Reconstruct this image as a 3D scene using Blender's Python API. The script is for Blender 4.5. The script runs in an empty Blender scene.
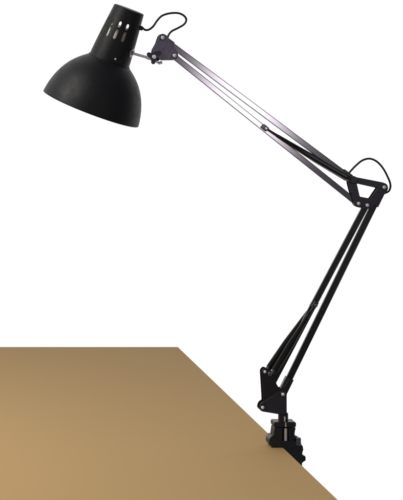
import bpy, bmesh, math, random
from mathutils import Vector, Matrix
R = math.radians
S = bpy.context.scene
COL = S.collection
random.seed(4)

# ---------------------------------------------------------------- camera, world, lamps, exposure
U = 0.0017                       # one drawing unit of the lamp, in metres
TABLE_Z = 0.74
cd = bpy.data.cameras.new('camera'); cam = bpy.data.objects.new('camera', cd); COL.objects.link(cam)
cam.location = (-(281.5 + 80.3) * U, -2.55, TABLE_Z + (446 - 100) * U)
cam.rotation_euler = (R(90), 0, 0)
cd.sensor_fit = 'HORIZONTAL'; cd.sensor_width = 36
cd.lens = 1500 / 403 * 36
cd.shift_x = (201.5 + 80.3) / 403
cd.shift_y = -(250 - 100) / 403
cd.clip_start = 0.05; cd.clip_end = 200
S.camera = cam

w = bpy.data.worlds.new('World'); S.world = w; w.use_nodes = True
nt = w.node_tree; nt.nodes.clear()
out = nt.nodes.new('ShaderNodeOutputWorld'); bg = nt.nodes.new('ShaderNodeBackground')
tc = nt.nodes.new('ShaderNodeTexCoord'); sep = nt.nodes.new('ShaderNodeSeparateXYZ')
ramp = nt.nodes.new('ShaderNodeValToRGB')
mr = nt.nodes.new('ShaderNodeMapRange'); mr.inputs['From Min'].default_value = -1; mr.inputs['From Max'].default_value = 1
nt.links.new(tc.outputs['Generated'], sep.inputs[0]); nt.links.new(sep.outputs['Y'], mr.inputs['Value'])
nt.links.new(mr.outputs[0], ramp.inputs[0]); nt.links.new(ramp.outputs[0], bg.inputs['Color'])
nt.links.new(bg.outputs[0], out.inputs[0])
ramp.color_ramp.elements[0].position = 0.56; ramp.color_ramp.elements[0].color = (0.15, 0.147, 0.165, 1)
ramp.color_ramp.elements[1].position = 0.80; ramp.color_ramp.elements[1].color = (1.0, 1.0, 1.0, 1)
bg.inputs['Strength'].default_value = 1.0

def area(name, loc, target, size, power, col=(1, 1, 1), spread=180):
    l = bpy.data.lights.new(name, 'AREA'); l.shape = 'RECTANGLE'; l.size = size[0]; l.size_y = size[1]
    l.energy = power; l.color = col; l.spread = R(spread)
    o = bpy.data.objects.new(name, l); COL.objects.link(o); o.location = loc
    o.rotation_euler = (Vector(target) - Vector(loc)).to_track_quat('-Z', 'Y').to_euler()
    return o
area('softbox_front', (0.48, -2.55, 1.30), (-0.10, 0, 1.25), (0.26, 0.34), 2.3, (1.0, 0.98, 0.99))
area('softbox_table', (-1.7, -0.6, 2.4), (-1.0, 0.0, 0.74), (0.8, 0.8), 15, (1.0, 0.975, 0.93), 110)
S.view_settings.view_transform = 'Standard'; S.view_settings.look = 'None'
S.view_settings.exposure = 0; S.view_settings.gamma = 1
S.render.engine = 'CYCLES'; S.cycles.max_bounces = 8

# ---------------------------------------------------------------- materials
def mat(name, col, rough=0.5, metal=0.0, spec=0.5, bump=0.0, bscale=900, var=0.0, vscale=60, coat=0.0):
    m = bpy.data.materials.new(name); m.use_nodes = True
    n = m.node_tree; b = n.nodes['Principled BSDF']
    b.inputs['Base Color'].default_value = (*col, 1); b.inputs['Roughness'].default_value = rough
    b.inputs['Metallic'].default_value = metal; b.inputs['Specular IOR Level'].default_value = spec
    b.inputs['Coat Weight'].default_value = coat; b.inputs['Coat Roughness'].default_value = 0.12
    t = n.nodes.new('ShaderNodeTexCoord')
    if var:
        nz = n.nodes.new('ShaderNodeTexNoise'); nz.inputs['Scale'].default_value = vscale; nz.inputs['Detail'].default_value = 6
        n.links.new(t.outputs['Object'], nz.inputs['Vector'])
        r = n.nodes.new('ShaderNodeMapRange'); r.inputs['From Min'].default_value = 0.3; r.inputs['From Max'].default_value = 0.7
        r.inputs['To Min'].default_value = rough - var; r.inputs['To Max'].default_value = rough + var
        n.links.new(nz.outputs['Fac'], r.inputs['Value']); n.links.new(r.outputs[0], b.inputs['Roughness'])
        mx = n.nodes.new('ShaderNodeMix'); mx.data_type = 'RGBA'
        mx.inputs[6].default_value = (*[c * (1 - var) for c in col], 1); mx.inputs[7].default_value = (*[min(1, c * (1 + var)) for c in col], 1)
        n.links.new(nz.outputs['Fac'], mx.inputs[0]); n.links.new(mx.outputs[2], b.inputs['Base Color'])
    if bump:
        nb = n.nodes.new('ShaderNodeTexNoise'); nb.inputs['Scale'].default_value = bscale; nb.inputs['Detail'].default_value = 3
        n.links.new(t.outputs['Object'], nb.inputs['Vector'])
        bp = n.nodes.new('ShaderNodeBump'); bp.inputs['Strength'].default_value = bump; bp.inputs['Distance'].default_value = 0.0004
        n.links.new(nb.outputs['Fac'], bp.inputs['Height']); n.links.new(bp.outputs[0], b.inputs['Normal'])
    return m
M_SHADE = mat('satin_black_paint', (0.006, 0.0055, 0.0068), 0.5, 0, 0.32, bump=0.5, bscale=1300, var=0.05, vscale=80)
M_BLACK = mat('gloss_black_paint', (0.007, 0.0068, 0.008), 0.3, 0, 0.45, bump=0.1, bscale=900, var=0.06, vscale=120)
M_ARM = mat('black_chrome', (0.20, 0.182, 0.205), 0.13, 0.9, 0.5)
M_DISC = mat('dull_steel', (0.42, 0.41, 0.46), 0.4, 0.75, var=0.05, vscale=300)
M_PLATE = mat('gunmetal_paint', (0.12, 0.105, 0.14), 0.34, 0.55, 0.5, bump=0.15, bscale=700, var=0.07, vscale=120)
M_BRKT = mat('dark_bracket_paint', (0.03, 0.027, 0.038), 0.33, 0.3, 0.5, bump=0.1, bscale=700, var=0.06, vscale=120)
M_SILVER = mat('zinc_steel', (0.78, 0.77, 0.79), 0.3, 0.8, var=0.05, vscale=300)
M_RIVET = mat('polished_rivet', (0.9, 0.89, 0.91), 0.4, 0.15)
M_SPRING = mat('black_spring_wire', (0.012, 0.012, 0.014), 0.3, 0.3, 0.5)
M_CORD = mat('black_rubber', (0.008, 0.008, 0.012), 0.45, 0, 0.5, bump=0.1)
M_CAST = mat('black_cast_metal', (0.009, 0.009, 0.010), 0.38, 0.1, 0.5, bump=0.3, bscale=500, var=0.08, vscale=150)
M_CERAMIC = mat('cream_ceramic', (0.95, 0.92, 0.8), 0.3)
M_GLASS = mat('frosted_bulb_glass', (0.9, 0.9, 0.88), 0.3)
M_WHITE = mat('white_enamel', (0.75, 0.75, 0.73), 0.4)
M_KNOB = mat('dark_violet_steel', (0.03, 0.024, 0.05), 0.3, 0.5, 0.5)

# ---------------------------------------------------------------- helpers (lamp drawing plane: x right, y down, d away from viewer)
BX, BY = 281.5, 446.0
def P(x, y, d=0.0): return Vector(((x - BX) * U, d * U, (BY - y) * U))
ORG = {}
def obj(name, bm, m, parent=None, label=None, sharp=35, bevel=0, recalc=True, solid=0, m2=None):
    bmesh.ops.remove_doubles(bm, verts=bm.verts, dist=1e-7)
    if recalc: bmesh.ops.recalc_face_normals(bm, faces=bm.faces)
    vs = [v.co for v in bm.verts]
    lo = Vector([min(v[i] for v in vs) for i in range(3)]); hi = Vector([max(v[i] for v in vs) for i in range(3)])
    c = (lo + hi) / 2
    for v in bm.verts: v.co -= c
    for f in bm.faces: f.smooth = True
    for e in bm.edges:
        if len(e.link_faces) == 2 and e.calc_face_angle(0) > R(sharp): e.smooth = False
    me = bpy.data.meshes.new(name); bm.to_mesh(me); bm.free()
    me.materials.append(m); me.materials.append(m2 or m)
    o = bpy.data.objects.new(name, me); COL.objects.link(o)
    ORG[o.name] = c
    if parent: o.parent = parent; o.location = c - ORG[parent.name]
    else: o.location = c
    if label: o['label'] = label
    if solid:
        md = o.modifiers.new('solid', 'SOLIDIFY'); md.thickness = solid * U; md.offset = -1
    if bevel:
        md = o.modifiers.new('bevel', 'BEVEL'); md.width = bevel * U; md.segments = 2; md.limit_method = 'ANGLE'; md.angle_limit = R(35)
    return o

def frame(d):
    d = d.normalized(); a = Vector((0, 1, 0)) if abs(d.y) < 0.9 else Vector((1, 0, 0))
    u = d.cross(a).normalized(); return u, d.cross(u).normalized()
def cyl(bm, a, b, r, r2=None, n=24, chamfer=0):
    r2 = r if r2 is None else r2
    u, v = frame(b - a); d = (b - a).normalized(); r *= U; r2 *= U; ch = chamfer * U
    st = [(a, r), (b, r2)] if not ch else [(a, r - ch), (a + d * ch, r), (b - d * ch, r2), (b, r2 - ch)]
    rings = [[bm.verts.new(p + (u * math.cos(t) + v * math.sin(t)) * q) for t in [2 * math.pi * k / n for k in range(n)]] for p, q in st]
    for A, B in zip(rings, rings[1:]):
        for k in range(n): bm.faces.new((A[k], A[(k + 1) % n], B[(k + 1) % n], B[k]))
    bm.faces.new(rings[0]); bm.faces.new(rings[-1])
def tube(bm, pts, r, n=10):
    rs = r if isinstance(r, (list, tuple)) else [r] * len(pts)
    T = [(pts[min(i + 1, len(pts) - 1)] - pts[max(i - 1, 0)]).normalized() for i in range(len(pts))]
    u, v = frame(T[0]); rings = []
    for p, t, q in zip(pts, T, rs):
        u = (u - t * u.dot(t)).normalized(); v = t.cross(u)
        rings.append([bm.verts.new(p + (u * math.cos(a) + v * math.sin(a)) * q * U) for a in [2 * math.pi * k / n for k in range(n)]])
    for A, B in zip(rings, rings[1:]):
        for k in range(n): bm.faces.new((A[k], A[(k + 1) % n], B[(k + 1) % n], B[k]))
    bm.faces.new(rings[0]); bm.faces.new(rings[-1])
def smooth_path(pts, sub=8):
    o = []
    for i in range(len(pts) - 1):
        p0 = pts[max(i - 1, 0)]; p1 = pts[i]; p2 = pts[i + 1]; p3 = pts[min(i + 2, len(pts) - 1)]
        for k in range(sub):
            t = k / sub
            o.append(0.5 * ((2 * p1) + (p2 - p0) * t + (2 * p0 - 5 * p1 + 4 * p2 - p3) * t * t + (3 * p1 - p0 - 3 * p2 + p3) * t ** 3))
    o.append(pts[-1].copy()); return o
def plate(bm, outline, d0, d1, holes=()):
    es = []
    for loop in [outline, *holes]:
        vs = [bm.verts.new(P(x, y, d0)) for x, y in loop]
        es += [bm.edges.new((vs[i], vs[(i + 1) % len(vs)])) for i in range(len(vs))]
    r = bmesh.ops.triangle_fill(bm, use_beauty=True, use_dissolve=True, edges=es)
    fs = [g for g in r['geom'] if isinstance(g, bmesh.types.BMFace)]
    e = bmesh.ops.extrude_face_region(bm, geom=fs)
    off = P(0, 0, d1) - P(0, 0, d0)
    bmesh.ops.translate(bm, verts=[g for g in e['geom'] if isinstance(g, bmesh.types.BMVert)], vec=off)
def circ_hull(circles, n=20):
    pts = [(x + r * math.cos(2 * math.pi * k / n), y + r * math.sin(2 * math.pi * k / n)) for x, y, r in circles for k in range(n)]
    pts = sorted(set(pts))
    def half(ps):
        h = []
        for p in ps:
            while len(h) > 1 and (h[-1][0] - h[-2][0]) * (p[1] - h[-2][1]) - (h[-1][1] - h[-2][1]) * (p[0] - h[-2][0]) <= 1e-9: h.pop()
            h.append(p)
        return h
    a = half(pts); b = half(pts[::-1]); return a[:-1] + b[:-1]
def round_poly(pts, r, seg=4):
    o = []; n = len(pts)
    for i in range(n):
        p = Vector(pts[i]); a = Vector(pts[i - 1]) - p; b = Vector(pts[(i + 1) % n]) - p
        q = min(r, a.length * .45, b.length * .45); A = p + a.normalized() * q; B = p + b.normalized() * q
        for k in range(seg + 1):
            t = k / seg; o.append(tuple(A * (1 - t) ** 2 + p * 2 * t * (1 - t) + B * t * t))
    return o
def bar(bm, a, b, wd, dp, rim=0.0):
    """square bar in the arm plane: a, b (x, y); wd across, dp deep. rim > 0 leaves a sunken channel in front."""
    ax, ay = a; bx, by = b; L = math.hypot(bx - ax, by - ay); nx, ny = -(by - ay) / L, (bx - ax) / L
    h = wd / 2; q = dp / 2
    if rim: prof = [(-h, -q), (-h + rim, -q), (-h + rim * 1.2, -q + rim * .5), (h - rim * 1.2, -q + rim * .5), (h - rim, -q), (h, -q), (h, q), (-h, q)]
    else: prof = [(-h, -q), (h, -q), (h, q), (-h, q)]
    A = [bm.verts.new(P(ax + nx * s, ay + ny * s, d)) for s, d in prof]; B = [bm.verts.new(P(bx + nx * s, by + ny * s, d)) for s, d in prof]
    n = len(prof)
    for k in range(n):
        f = bm.faces.new((A[k], A[(k + 1) % n], B[(k + 1) % n], B[k]))
        if rim and k != 2: f.material_index = 1
    bm.faces.new(A); bm.faces.new(B)
def lerp(a, b, t): return (a[0] + (b[0] - a[0]) * t, a[1] + (b[1] - a[1]) * t)

# ---------------------------------------------------------------- the table
bm = bmesh.new()
bmesh.ops.create_cube(bm, size=1)
for v in bm.verts:
    v.co = Vector((0.0 if v.co.x > 0 else -1.75, 1.022 if v.co.y > 0 else -0.62, 0.0 if v.co.z > 0 else -0.018))
M_TABLE = mat('tan_laminate', (0.47, 0.315, 0.155), 0.7, 0, 0.06, bump=0.06, bscale=260)
n = M_TABLE.node_tree; b_ = n.nodes['Principled BSDF']; t_ = n.nodes.new('ShaderNodeTexCoord')
mp = n.nodes.new('ShaderNodeMapping'); mp.inputs['Scale'].default_value = (3, 22, 22); n.links.new(t_.outputs['Object'], mp.inputs[0])
nz = n.nodes.new('ShaderNodeTexNoise'); nz.inputs['Scale'].default_value = 2.5; nz.inputs['Detail'].default_value = 9; n.links.new(mp.outputs[0], nz.inputs['Vector'])
mx = n.nodes.new('ShaderNodeMix'); mx.data_type = 'RGBA'
mx.inputs[6].default_value = (0.462, 0.30, 0.131, 1); mx.inputs[7].default_value = (0.478, 0.312, 0.137, 1)
n.links.new(nz.outputs['Fac'], mx.inputs[0]); n.links.new(mx.outputs[2], b_.inputs['Base Color'])
tb = obj('table', bm, M_TABLE, bevel=0.6)
tb.location.z += TABLE_Z
tb['label'] = 'plain tan brown table top that the black lamp is clamped to'; tb['category'] = 'table'

# ---------------------------------------------------------------- the lamp
lamp = bpy.data.objects.new('desk_lamp', None); COL.objects.link(lamp); lamp.location = (0, 0, TABLE_Z); lamp.empty_display_size = 0.05
ORG['desk_lamp'] = Vector((0, 0, 0))
lamp['label'] = 'black spring-arm desk lamp with dome shade, clamped to the tan table edge'; lamp['category'] = 'desk lamp'

# --- shade
AX = Vector((-0.346 * .99, 0.144, -0.938 * .99)).normalized()         # towards the opening
E1 = Vector((0.938, 0, -0.346)); E1 = (E1 - AX * E1.dot(AX)).normalized()
E2 = AX.cross(E1).normalized()
if E2.y > 0: E2 = -E2                                                  # faces the viewer
TOP = P(129, 9.5)
def SP(t, r, phi):  # axial distance, radius, angle from the viewer's side
    return TOP + (AX * t + (E1 * math.sin(R(phi)) + E2 * math.cos(R(phi))) * r) * U
def lathe(bm, prof, n=96, closed=False):
    rings = [[bm.verts.new(SP(t, r, 360 * k / n)) for k in range(n)] if r > 1e-6 else [bm.verts.new(SP(t, 0, 0))] for t, r in prof]
    pr = list(zip(rings, rings[1:])) + ([(rings[-1], rings[0])] if closed else [])
    for A, B in pr:
        for k in range(n):
            q = [A[k % len(A)], A[(k + 1) % len(A)], B[(k + 1) % len(B)], B[k % len(B)]]
            q = [v for i, v in enumerate(q) if v not in q[:i]]
            if len(q) > 2: bm.faces.new(q)
dome = [(53.2, 20.6), (54.6, 21.2), (56.5, 23.6), (58.5, 26.2), (61.5, 29.8), (65, 33.4), (69, 36.9), (74, 40.4), (79, 43.2), (85, 45.9), (91, 48), (97, 49.6), (102, 50.5), (105, 50.9)]
prof = dome + [(106.1, 51.15), (106.6, 50.9), (106.4, 50.4)] + [(t + .1, r - .65) for t, r in dome[::-1]]
bm = bmesh.new(); lathe(bm, prof, 128, closed=True)
shade = obj('lamp_shade', bm, M_SHADE, lamp, sharp=50)
bm = bmesh.new(); lathe(bm, [(t + .3, r - .85) for t, r in dome], 96)
obj('inner_reflector', bm, M_WHITE, shade)

# neck, with real slots
def neck_r(t):
    pts = [(0, 15.6), (10, 16.7), (25, 18.4), (40, 19.8), (50, 20.6), (56, 21.0)]
    for (a, ra), (b, rb) in zip(pts, pts[1:]):
        if t <= b: return ra + (rb - ra) * (t - a) / (b - a)
    return 21.0
centres = [10, -17, -44, -71, -98, 130, 156.5, 183.5]
phis = set()
for c in centres:
    for q in ((-4.6, -3.2, 3.2, 4.6) if c < 100 else (-5.4, 5.4)): phis.add((c + q) % 360)
full = sorted(phis); extra = []
for i, a in enumerate(full):
    b = full[(i + 1) % len(full)] + (360 if i == len(full) - 1 else 0)
    k = int((b - a) // 6)
    extra += [(a + (b - a) * j / (k + 1)) % 360 for j in range(1, k + 1)]
full = sorted(full + extra)
rows = [0, 4, 8.6, 11, 13.2, 14, 18.6, 19.4, 21.6, 22.4, 30.6, 31.4, 34, 38, 42, 46, 50, 53, 57]
bm = bmesh.new()
NF = len(full)
rings = [[bm.verts.new(SP(t, neck_r(t), ph)) for ph in full] for t in rows]
def in_slot(t, ph):
    for c in centres:
        d = abs((ph - c + 180) % 360 - 180)
        if c > 100:
            if d < 5.5 and (8.6 < t < 18.6 or 22.4 < t < 30.6): return True
        elif d < 4.6:
            if 14 < t < 18.6 or 22.4 < t < 30.6: return True
            if d < 3.2 and (13.2 < t < 19.4 or 21.6 < t < 31.4): return True
    return False
for i in range(len(rows) - 1):
    for k in range(NF):
        a = full[k]; b = full[(k + 1) % NF]; b = b + 360 if b < a else b
        if not in_slot((rows[i] + rows[i + 1]) / 2, (a + b) / 2):
            bm.faces.new((rings[i][k], rings[i][(k + 1) % NF], rings[i + 1][(k + 1) % NF], rings[i + 1][k]))
cap = [[bm.verts.new(SP(t, r, ph)) for ph in full] for t, r in ((-0.55, 15.0), (-0.75, 14), (-0.75, 6))]
for A, B in zip([rings[0]] + cap, cap):
    for k in range(NF): bm.faces.new((A[k], A[(k + 1) % NF], B[(k + 1) % NF], B[k]))
bm.faces.new(cap[-1])
neck = obj('shade_neck', bm, M_SHADE, lamp, sharp=60, solid=0.7, m2=M_WHITE)
neck.modifiers['solid'].material_offset = 1
md = neck.modifiers.new('split', 'EDGE_SPLIT'); md.split_angle = R(40)
bm = bmesh.new()                                                       # rolled seam where neck meets dome
lathe(bm, [(54.6 + .7 * math.sin(a), 21.1 + .7 * math.cos(a)) for a in [2 * math.pi * k / 10 for k in range(10)]], 96, closed=True)
obj('neck_collar', bm, M_SHADE, neck)
bm = bmesh.new()                                                       # small latch tab low on the neck
vs = []
for q, off in ((0, 0.2), (1, 1.0)):
    for ph, t in ((-1, 51.6), (19, 50.2), (27, 49.0), (29, 46.8), (31, 47), (30, 51), (20, 52.4), (-1, 53.0)):
        vs.append(bm.verts.new(SP(t, neck_r(t) + off, ph - 4)))
bm.faces.new(vs[:8]); bm.faces.new(vs[8:])
for k in range(8): bm.faces.new((vs[k], vs[(k + 1) % 8], vs[8 + (k + 1) % 8], vs[8 + k]))
obj('latch_tab', bm, M_BLACK, neck, sharp=30)
bm = bmesh.new(); cyl(bm, SP(49.6, 20.2, 8), SP(49.6, 21.7, 8), 0.9, chamfer=.2)
obj('screw', bm, M_RIVET, neck)
# socket and bulb inside
bm = bmesh.new(); lathe(bm, [(18.4, 0), (18.4, 10.5), (19.4, 12), (33, 12.4), (45, 12), (52, 12), (52, 0)], 48)
obj('lamp_socket', bm, M_CERAMIC, neck)
bm = bmesh.new(); lathe(bm, [(51.5, 7.5), (56, 8), (62, 12), (69, 16), (76, 17.5), (83, 16), (89, 11.5), (92.5, 5), (93.3, 0)], 48)
obj('light_bulb', bm, M_GLASS, lamp)

# --- hinge between shade and arm
bm = bmesh.new()
hc = SP(39, 19.2, 60); hd = (SP(39, 30, 60) - hc).normalized()
cyl(bm, hc - hd * U * .5, hc + hd * U * 1.4, 4.6, chamfer=.5, n=32)
cyl(bm, hc + hd * U * 1.3, hc + hd * U * 2.6, 2.2, chamfer=.4, n=24)
hinge = obj('hinge_disc', bm, M_DISC, lamp)
bm = bmesh.new()
q0 = hc + hd * U * 1.5; q1 = P(150.6, 58.6, -4.2)
cyl(bm, q0, q1, 1.35, n=20)
cyl(bm, q1 + (q0 - q1) * .24, q1, 1.9, chamfer=.3, n=20)
obj('hinge_rod', bm, M_SILVER, lamp)
# swivel block and its nut
bm = bmesh.new(); cyl(bm, P(152.8, 57.2, -6), P(152.8, 57.2, 4), 3.0, chamfer=.4)
cyl(bm, P(152.8, 57.2, 0), P(159, 59.6, 0), 1.9)
swv = obj('swivel_block', bm, M_KNOB, lamp)
bm = bmesh.new()
for ang, ln in ((154, 5.8), (35, 6.6), (262, 5.4)):
    c0 = (152.8, 57.0); tx = c0[0] + math.cos(R(ang)) * ln; ty = c0[1] - math.sin(R(ang)) * ln
    plate(bm, circ_hull([(c0[0], c0[1], 3.1), (tx, ty, 2.0)]), -8.6 - ang * .0004, -6.4 - ang * .0004)
knob = obj('clamping_knob', bm, M_KNOB, lamp, bevel=.35)
bm = bmesh.new(); cyl(bm, P(152.8, 57.0, -10), P(152.8, 57.0, -8.4), 2.1, chamfer=.5)
obj('bolt', bm, M_RIVET, knob)
bm = bmesh.new(); cyl(bm, P(158.2, 63.4, -2), P(161.8, 62.2, -2), 1.5, chamfer=.3); cyl(bm, P(155, 61.2, -2), P(158.6, 63.2, -2), .9)
obj('set_screw', bm, M_SILVER, swv)

def rivet(x, y, d, r=2.0, parent=None, side=-1):
    bm = bmesh.new()
    cyl(bm, P(x, y, d), P(x, y, d + side * .7), r + .9, chamfer=.2, n=24)
    o = obj('washer', bm, M_BRKT, parent)
    bm = bmesh.new(); u = []
    st = [(0, r), (.5, r), (1.0, r * .8), (1.35, r * .45), (1.45, 0.05)]
    rr = [[bm.verts.new(P(x + q * math.cos(a), y + q * math.sin(a), d + side * (.6 + h))) for a in [2 * math.pi * k / 20 for k in range(20)]] for h, q in st]
    for A, B in zip(rr, rr[1:]):
        for k in range(20): bm.faces.new((A[k], A[(k + 1) % 20], B[(k + 1) % 20], B[k]))
    bm.faces.new(rr[0]); bm.faces.new(rr[-1])
    obj('rivet', bm, M_RIVET, parent)

# --- head bracket
hol = circ_hull([(162, 37.8, 4.3), (173.8, 55.6, 4.1)])
hp = round_poly([(158.2, 35.6), (161.8, 33.4), (166.4, 35.4), (171.6, 44), (177.4, 53.2), (177.6, 57.4), (174, 60.0), (161, 60.2), (152.2, 55.4), (151.6, 50.6), (155.6, 43.6)], 2.4)
for side in (-1, 1):
    bm = bmesh.new(); plate(bm, hp, side * 3.3, side * 4.2)
    hb = obj('head_bracket', bm, M_PLATE, lamp, bevel=.25)
    rivet(162, 37.8, side * 4.2, 2.0, hb, side); rivet(173.8, 55.6, side * 4.2, 2.0, hb, side)

# --- upper arm
A0, A1 = (162, 37.9), (350.2, 178.2)
B0, B1 = (173.8, 56.2), (357.3, 203.4)
bm = bmesh.new(); bar(bm, A0, A1, 5.6, 3.0, rim=.38); ua = obj('upper_arm_bar', bm, M_ARM, lamp, bevel=.22, m2=M_BLACK)  # black rims and sides paint in the dark reflections along the edges
for t0, t1 in ((0.02, .055), (.955, 1.0)):
    bm = bmesh.new(); bar(bm, lerp(A0, A1, t0), lerp(A0, A1, t1), 7.2, 6.2); obj('end_sleeve', bm, M_PLATE if t0 < .5 else M_BRKT, ua, bevel=.4)
bm = bmesh.new(); bar(bm, B0, B1, 5.5, 3.0, rim=.38); obj('upper_arm_bar', bm, M_ARM, lamp, bevel=.22, m2=M_BLACK)  # same black rims, edge reflections put into the colour

# springs: tightly wound wire with a hook at each end
def spring(a, b, r0, r1, name='spring', parent=None, sag=0.0, start=.12, pitch=1.05):
    pa, pb = P(*a), P(*b); L = (pb - pa).length / U; ax = (pb - pa).normalized(); u, v = frame(ax)
    bm = bmesh.new(); pts = []; rad = []
    turns = int(L * (1 - start - .05) / pitch); seg = 14
    def along(t):
        return pa.lerp(pb, t) + Vector((0, 0, -sag * U * 4 * t * (1 - t)))
    pts.append(along(0)); rad.append(.55)
    n = turns * seg
    for k in range(n + 1):
        f = k / n; t = start + (0.95 - start) * f
        r = r0 + (r1 - r0) * min(1, f / .55); r = r - .6
        if k < seg: r *= .3 + .7 * k / seg
        if k > n - seg: r *= .3 + .7 * (n - k) / seg
        an = 2 * math.pi * k / seg
        pts.append(along(t) + (u * math.cos(an) + v * math.sin(an)) * r * U); rad.append(.6)
    pts.append(along(1)); rad.append(.55)
    tube(bm, pts, rad, 6)
    # core sleeve that keeps light from passing between the turns
    o = obj(name, bm, M_SPRING, lamp, recalc=False)
    bm = bmesh.new()
    cp = [along(start * .2 + (.99 - start * .2) * k / 24) for k in range(25)]
    cr = [max(.6, min(1, (k / 24) / .6) * (r1 - r0) + r0 - .62) for k in range(25)]
    tube(bm, cp, cr, 12); obj('spring_sleeve', bm, M_CORD, o)
    return o
spring((264.2, 127.8, 2.2), (353.5, 181.5, 5.5), 1.5, 3.3, sag=.3)
spring((266, 128.6, -4.4), (350.5, 179.5, -5.2), 1.4, 3.2, sag=1.0)
bm = bmesh.new()
bar(bm, (261.8, 125.6), (267.0, 129.8), 4.6, 9.5)
clip = obj('spring_clip', bm, M_PLATE, lamp, bevel=.5)
bm = bmesh.new(); cyl(bm, P(265, 128.2, -6.6), P(265, 128.2, 6.6), 1.1, chamfer=.3); obj('pin', bm, M_SILVER, clip)

# --- middle joint
out_ = round_poly([(346.9, 178.2), (350, 175.6), (355.4, 177.0), (382, 182.2), (386.2, 184), (387.4, 188.6), (384.8, 192.6), (371.4, 206.4), (367.4, 208.7), (356.2, 207), (352.8, 203.8), (347.6, 184)], 2.2)
hole = round_poly([(355.8, 183.3), (376.4, 187.9), (369.2, 198.4), (358.8, 196.4)], 1.0)
for side in (-1, 1):
    bm = bmesh.new(); plate(bm, out_, side * 2.6, side * 3.6, [hole])
    jb = obj('joint_bracket', bm, M_BRKT, lamp, bevel=.35)
    for x, y in ((383.0, 187.0), (357.5, 203.2), (366.2, 204.9)): rivet(x, y, side * 3.6, 1.75, jb, side)
bm = bmesh.new(); cyl(bm, P(351.6, 179.6, -7.2), P(351.6, 179.6, 7.2), 3.9, chamfer=.9, n=28)
obj('spring_anchor', bm, M_BRKT, lamp)

# --- lower arm
C0, C1 = (366.2, 205.0), (270.2, 387.0)
D0, D1 = (382.2, 188.0), (282.0, 393.2)
bm = bmesh.new(); bar(bm, C0, C1, 5.8, 3.0, rim=.5); obj('lower_arm_bar', bm, M_BLACK, lamp, bevel=.25)
bm = bmesh.new(); bar(bm, D0, D1, 6.2, 3.0, rim=.5); lb = obj('lower_arm_bar', bm, M_BLACK, lamp, bevel=.25)
for t0, t1 in ((.02, .085), (.925, .99)):
    bm = bmesh.new(); bar(bm, lerp(D0, D1, t0), lerp(D0, D1, t1), 8.0, 6.4); obj('end_sleeve', bm, M_BRKT, lb, bevel=.5)
spring((313.2, 304.5, -4.6), (270.8, 374, -5.4), 1.6, 3.5, sag=0, start=.08)
spring((313.6, 305.5, 4.6), (267.6, 372.5, 4.6), 1.6, 3.5, sag=0, start=.08)
bm = bmesh.new(); bar(bm, (315.8, 301.2), (312.2, 307.2), 4.6, 9.8); clip = obj('spring_clip', bm, M_BRKT, lamp, bevel=.6)
bm = bmesh.new(); cyl(bm, P(314.4, 304.6, -6.6), P(314.4, 304.6, 6.6), 1.7, chamfer=.4); obj('pin', bm, M_PLATE, clip)
for side in (-1, 1):                                                    # pins across the bottom that hold the springs
    bm = bmesh.new(); cyl(bm, P(268.6, 373.0, side * 2), P(268.6, 373.0, side * 7), 2.2, chamfer=.5); obj('spring_pin', bm, M_PLATE, lamp)

# --- bottom bracket
web = round_poly([(260.6, 370), (263.6, 366.9), (268.4, 369.2), (273.6, 372.6), (275.4, 383.0), (278.6, 388.2), (282.6, 386.6), (289.4, 377.8), (290.0, 382.6), (286.4, 391.4), (285.3, 397.6), (275, 404), (262.4, 404.6), (262.2, 396)], 1.6)
tri = round_poly([(257.8, 407.4), (259.4, 402.4), (278.6, 389.9), (282.6, 389.6), (285.5, 393.6), (285.6, 412.6), (278.4, 413.4), (260.2, 410.4)], 1.8)
for side in (-1, 1):
    bm = bmesh.new(); plate(bm, web, side * 3.2, side * 4.0)
    wb = obj('arm_bracket', bm, M_BLACK, lamp, bevel=.25)
    rivet(263.9, 371.0, side * 4.0, 1.5, wb, side)
    bm = bmesh.new(); plate(bm, tri, side * 4.2, side * 5.1)
    tp = obj('base_bracket', bm, M_PLATE if False else M_BRKT, lamp, bevel=.3)
    rivet(281.6, 393.3, side * 5.1, 1.7, tp, side); rivet(261.4, 406.4, side * 5.1, 1.7, tp, side)
bm = bmesh.new(); plate(bm, round_poly([(276, 398), (285.2, 396), (285.9, 414), (277.6, 414)], .8), -4.1, 4.1)
obj('bracket_block', bm, M_BLACK, lamp, bevel=.4)
bm = bmesh.new()
cyl(bm, P(283.2, 412.6), P(283.2, 422), 4.9, chamfer=.6, n=32)
post = obj('swivel_post', bm, M_CAST, lamp)
bm = bmesh.new(); cyl(bm, P(284.4, 427, -4.6), P(284.4, 446, -4.6), 2.0, n=24); cyl(bm, P(283.6, 415.5, -5.0), P(283.6, 421, -5.0), .8, n=12); cyl(bm, P(284.0, 420.9, -7.5), P(284.0, 425.4, -7.5), .7, n=12); obj('post_rod_and_streak', bm, M_SILVER, post)  # slot rod, plus added thin pins that draw the post's highlight streak

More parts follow.
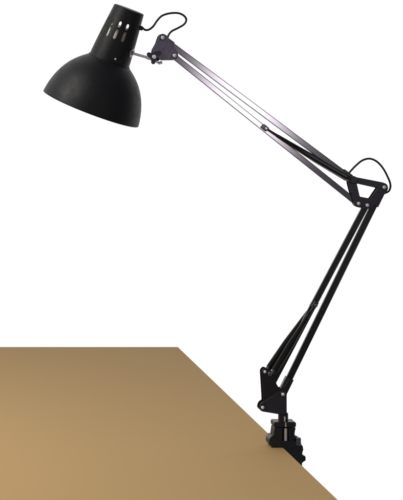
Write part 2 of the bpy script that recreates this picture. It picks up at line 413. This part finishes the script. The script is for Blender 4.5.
# --- clamp
bm = bmesh.new()
def blk(x0, x1, y0, y1, d0, d1, r=.8):
    plate(bm, round_poly([(x0, y0), (x1, y0), (x1, y1), (x0, y1)], r), d0, d1)
blk(272.4, 294.2, 420.6, 425.6, -7.4, 7.4, 1.6)
plate(bm, round_poly([(273.0, 426.0), (281.0, 426.0), (280.4, 446), (269.6, 446), (271.6, 436)], .8), -7.0, 7.0)
plate(bm, round_poly([(286.8, 426.0), (294.0, 426.0), (293.0, 431), (292.4, 446), (287.4, 446)], .8), -7.0, 7.0)
blk(274, 293, 425, 446, 2.6, 7.3)
plate(bm, round_poly([(267.3, 438), (269.8, 434.4), (273.5, 434.6), (275, 439), (293, 440), (299.4, 441.4), (300, 447), (282.0, 447.0), (282.0, 445.4), (271, 445.4), (267.6, 443)], 1.4), -7.4, 7.4)
plate(bm, round_poly([(269.6, 444.5), (281.2, 444.5), (281.2, 445.95), (269.6, 445.95)], .4), -8.0, 8.0)
plate(bm, round_poly([(282.3, 440), (299.6, 441), (300.2, 486), (282.3, 486)], 1.5), -7.1, 7.1)
plate(bm, round_poly([(299, 443), (302.0, 445.2), (302.6, 449.4), (301.6, 452), (301.8, 455), (304.8, 455.6), (305.0, 459.8), (301.4, 462.2), (301, 485), (299, 485)], .9), -3.0, 3.0)
plate(bm, round_poly([(258, 478), (300, 478), (300.1, 486.2), (258, 486.2)], 1.5), -6.8, 6.8)
cl = obj('clamp', bm, M_CAST, lamp, bevel=.45)
bm = bmesh.new(); cyl(bm, P(291, 436.6, 0), P(299.4, 436.6 + 4.4, 0), 3.2, chamfer=.8); cyl(bm, P(296.6, 444, -7.5), P(296.6, 436, -7.5), 2.4, chamfer=.6)
obj('clamp_lug', bm, M_PLATE, cl)
bm = bmesh.new()
cyl(bm, P(270, 456.9), P(270, 460), 6.5, chamfer=.6, n=28)
pts = []
for k in range(16 * 16):
    an = 2 * math.pi * k / 16; pts.append(P(270 + 2.1 * math.cos(an), 461 + k * 34 / 256, 2.1 * math.sin(an)))
tube(bm, pts, .6, 6); cyl(bm, P(270, 460), P(270, 497), 2.0)
cyl(bm, P(260, 496, 0), P(280, 496, 0), 1.4, chamfer=.4)
for x in (260, 280): cyl(bm, P(x - 1.6, 496), P(x + 1.6, 496), 2.4, chamfer=.6)
obj('clamp_screw', bm, M_SILVER, cl)

# --- cord: shade to head bracket, loop over the joint
z5 = lambda x, y, d=0: P(120 + x / 5.04, y / 5.04, d)
path = [P(139.5, 27.6, -1), z5(112, 141, -1), z5(128, 151, -1), z5(147, 148, -1), z5(167, 132, -1), z5(187, 103, -1), z5(212, 79, -1), z5(250, 67, -1), z5(292, 66, -1), z5(320, 78, -1), z5(334, 98, 0), z5(324, 121, 0), z5(292, 141, 0), z5(262, 156, 0), z5(246, 174, 0), z5(240, 196, 0), P(169.5, 43.4, 0)]
bm = bmesh.new(); tube(bm, smooth_path(path), 1.02, 12)
cord = obj('power_cord', bm, M_CORD, lamp)
bm = bmesh.new(); cyl(bm, SP(13.0, 16.0, 78), SP(13.0, 20.0, 78), 2.5, 2.0, chamfer=.4); obj('cord_grommet', bm, M_CORD, cord)
z6 = lambda x, y, d=0: P(340 + x / 6.72, 150 + y / 6.72, d)
path = [P(343.5, 175.5, 0), z6(50, 165, 0), z6(72, 141, 0), z6(105, 106, 0), z6(150, 70), z6(200, 58), z6(248, 78), z6(290, 124), z6(324, 188), z6(339, 235), z6(331, 272), z6(306, 288), z6(280, 296, 1), P(378.5, 197, 1)]
bm = bmesh.new(); tube(bm, smooth_path(path), 0.98, 12)
obj('power_cord', bm, M_CORD, lamp)
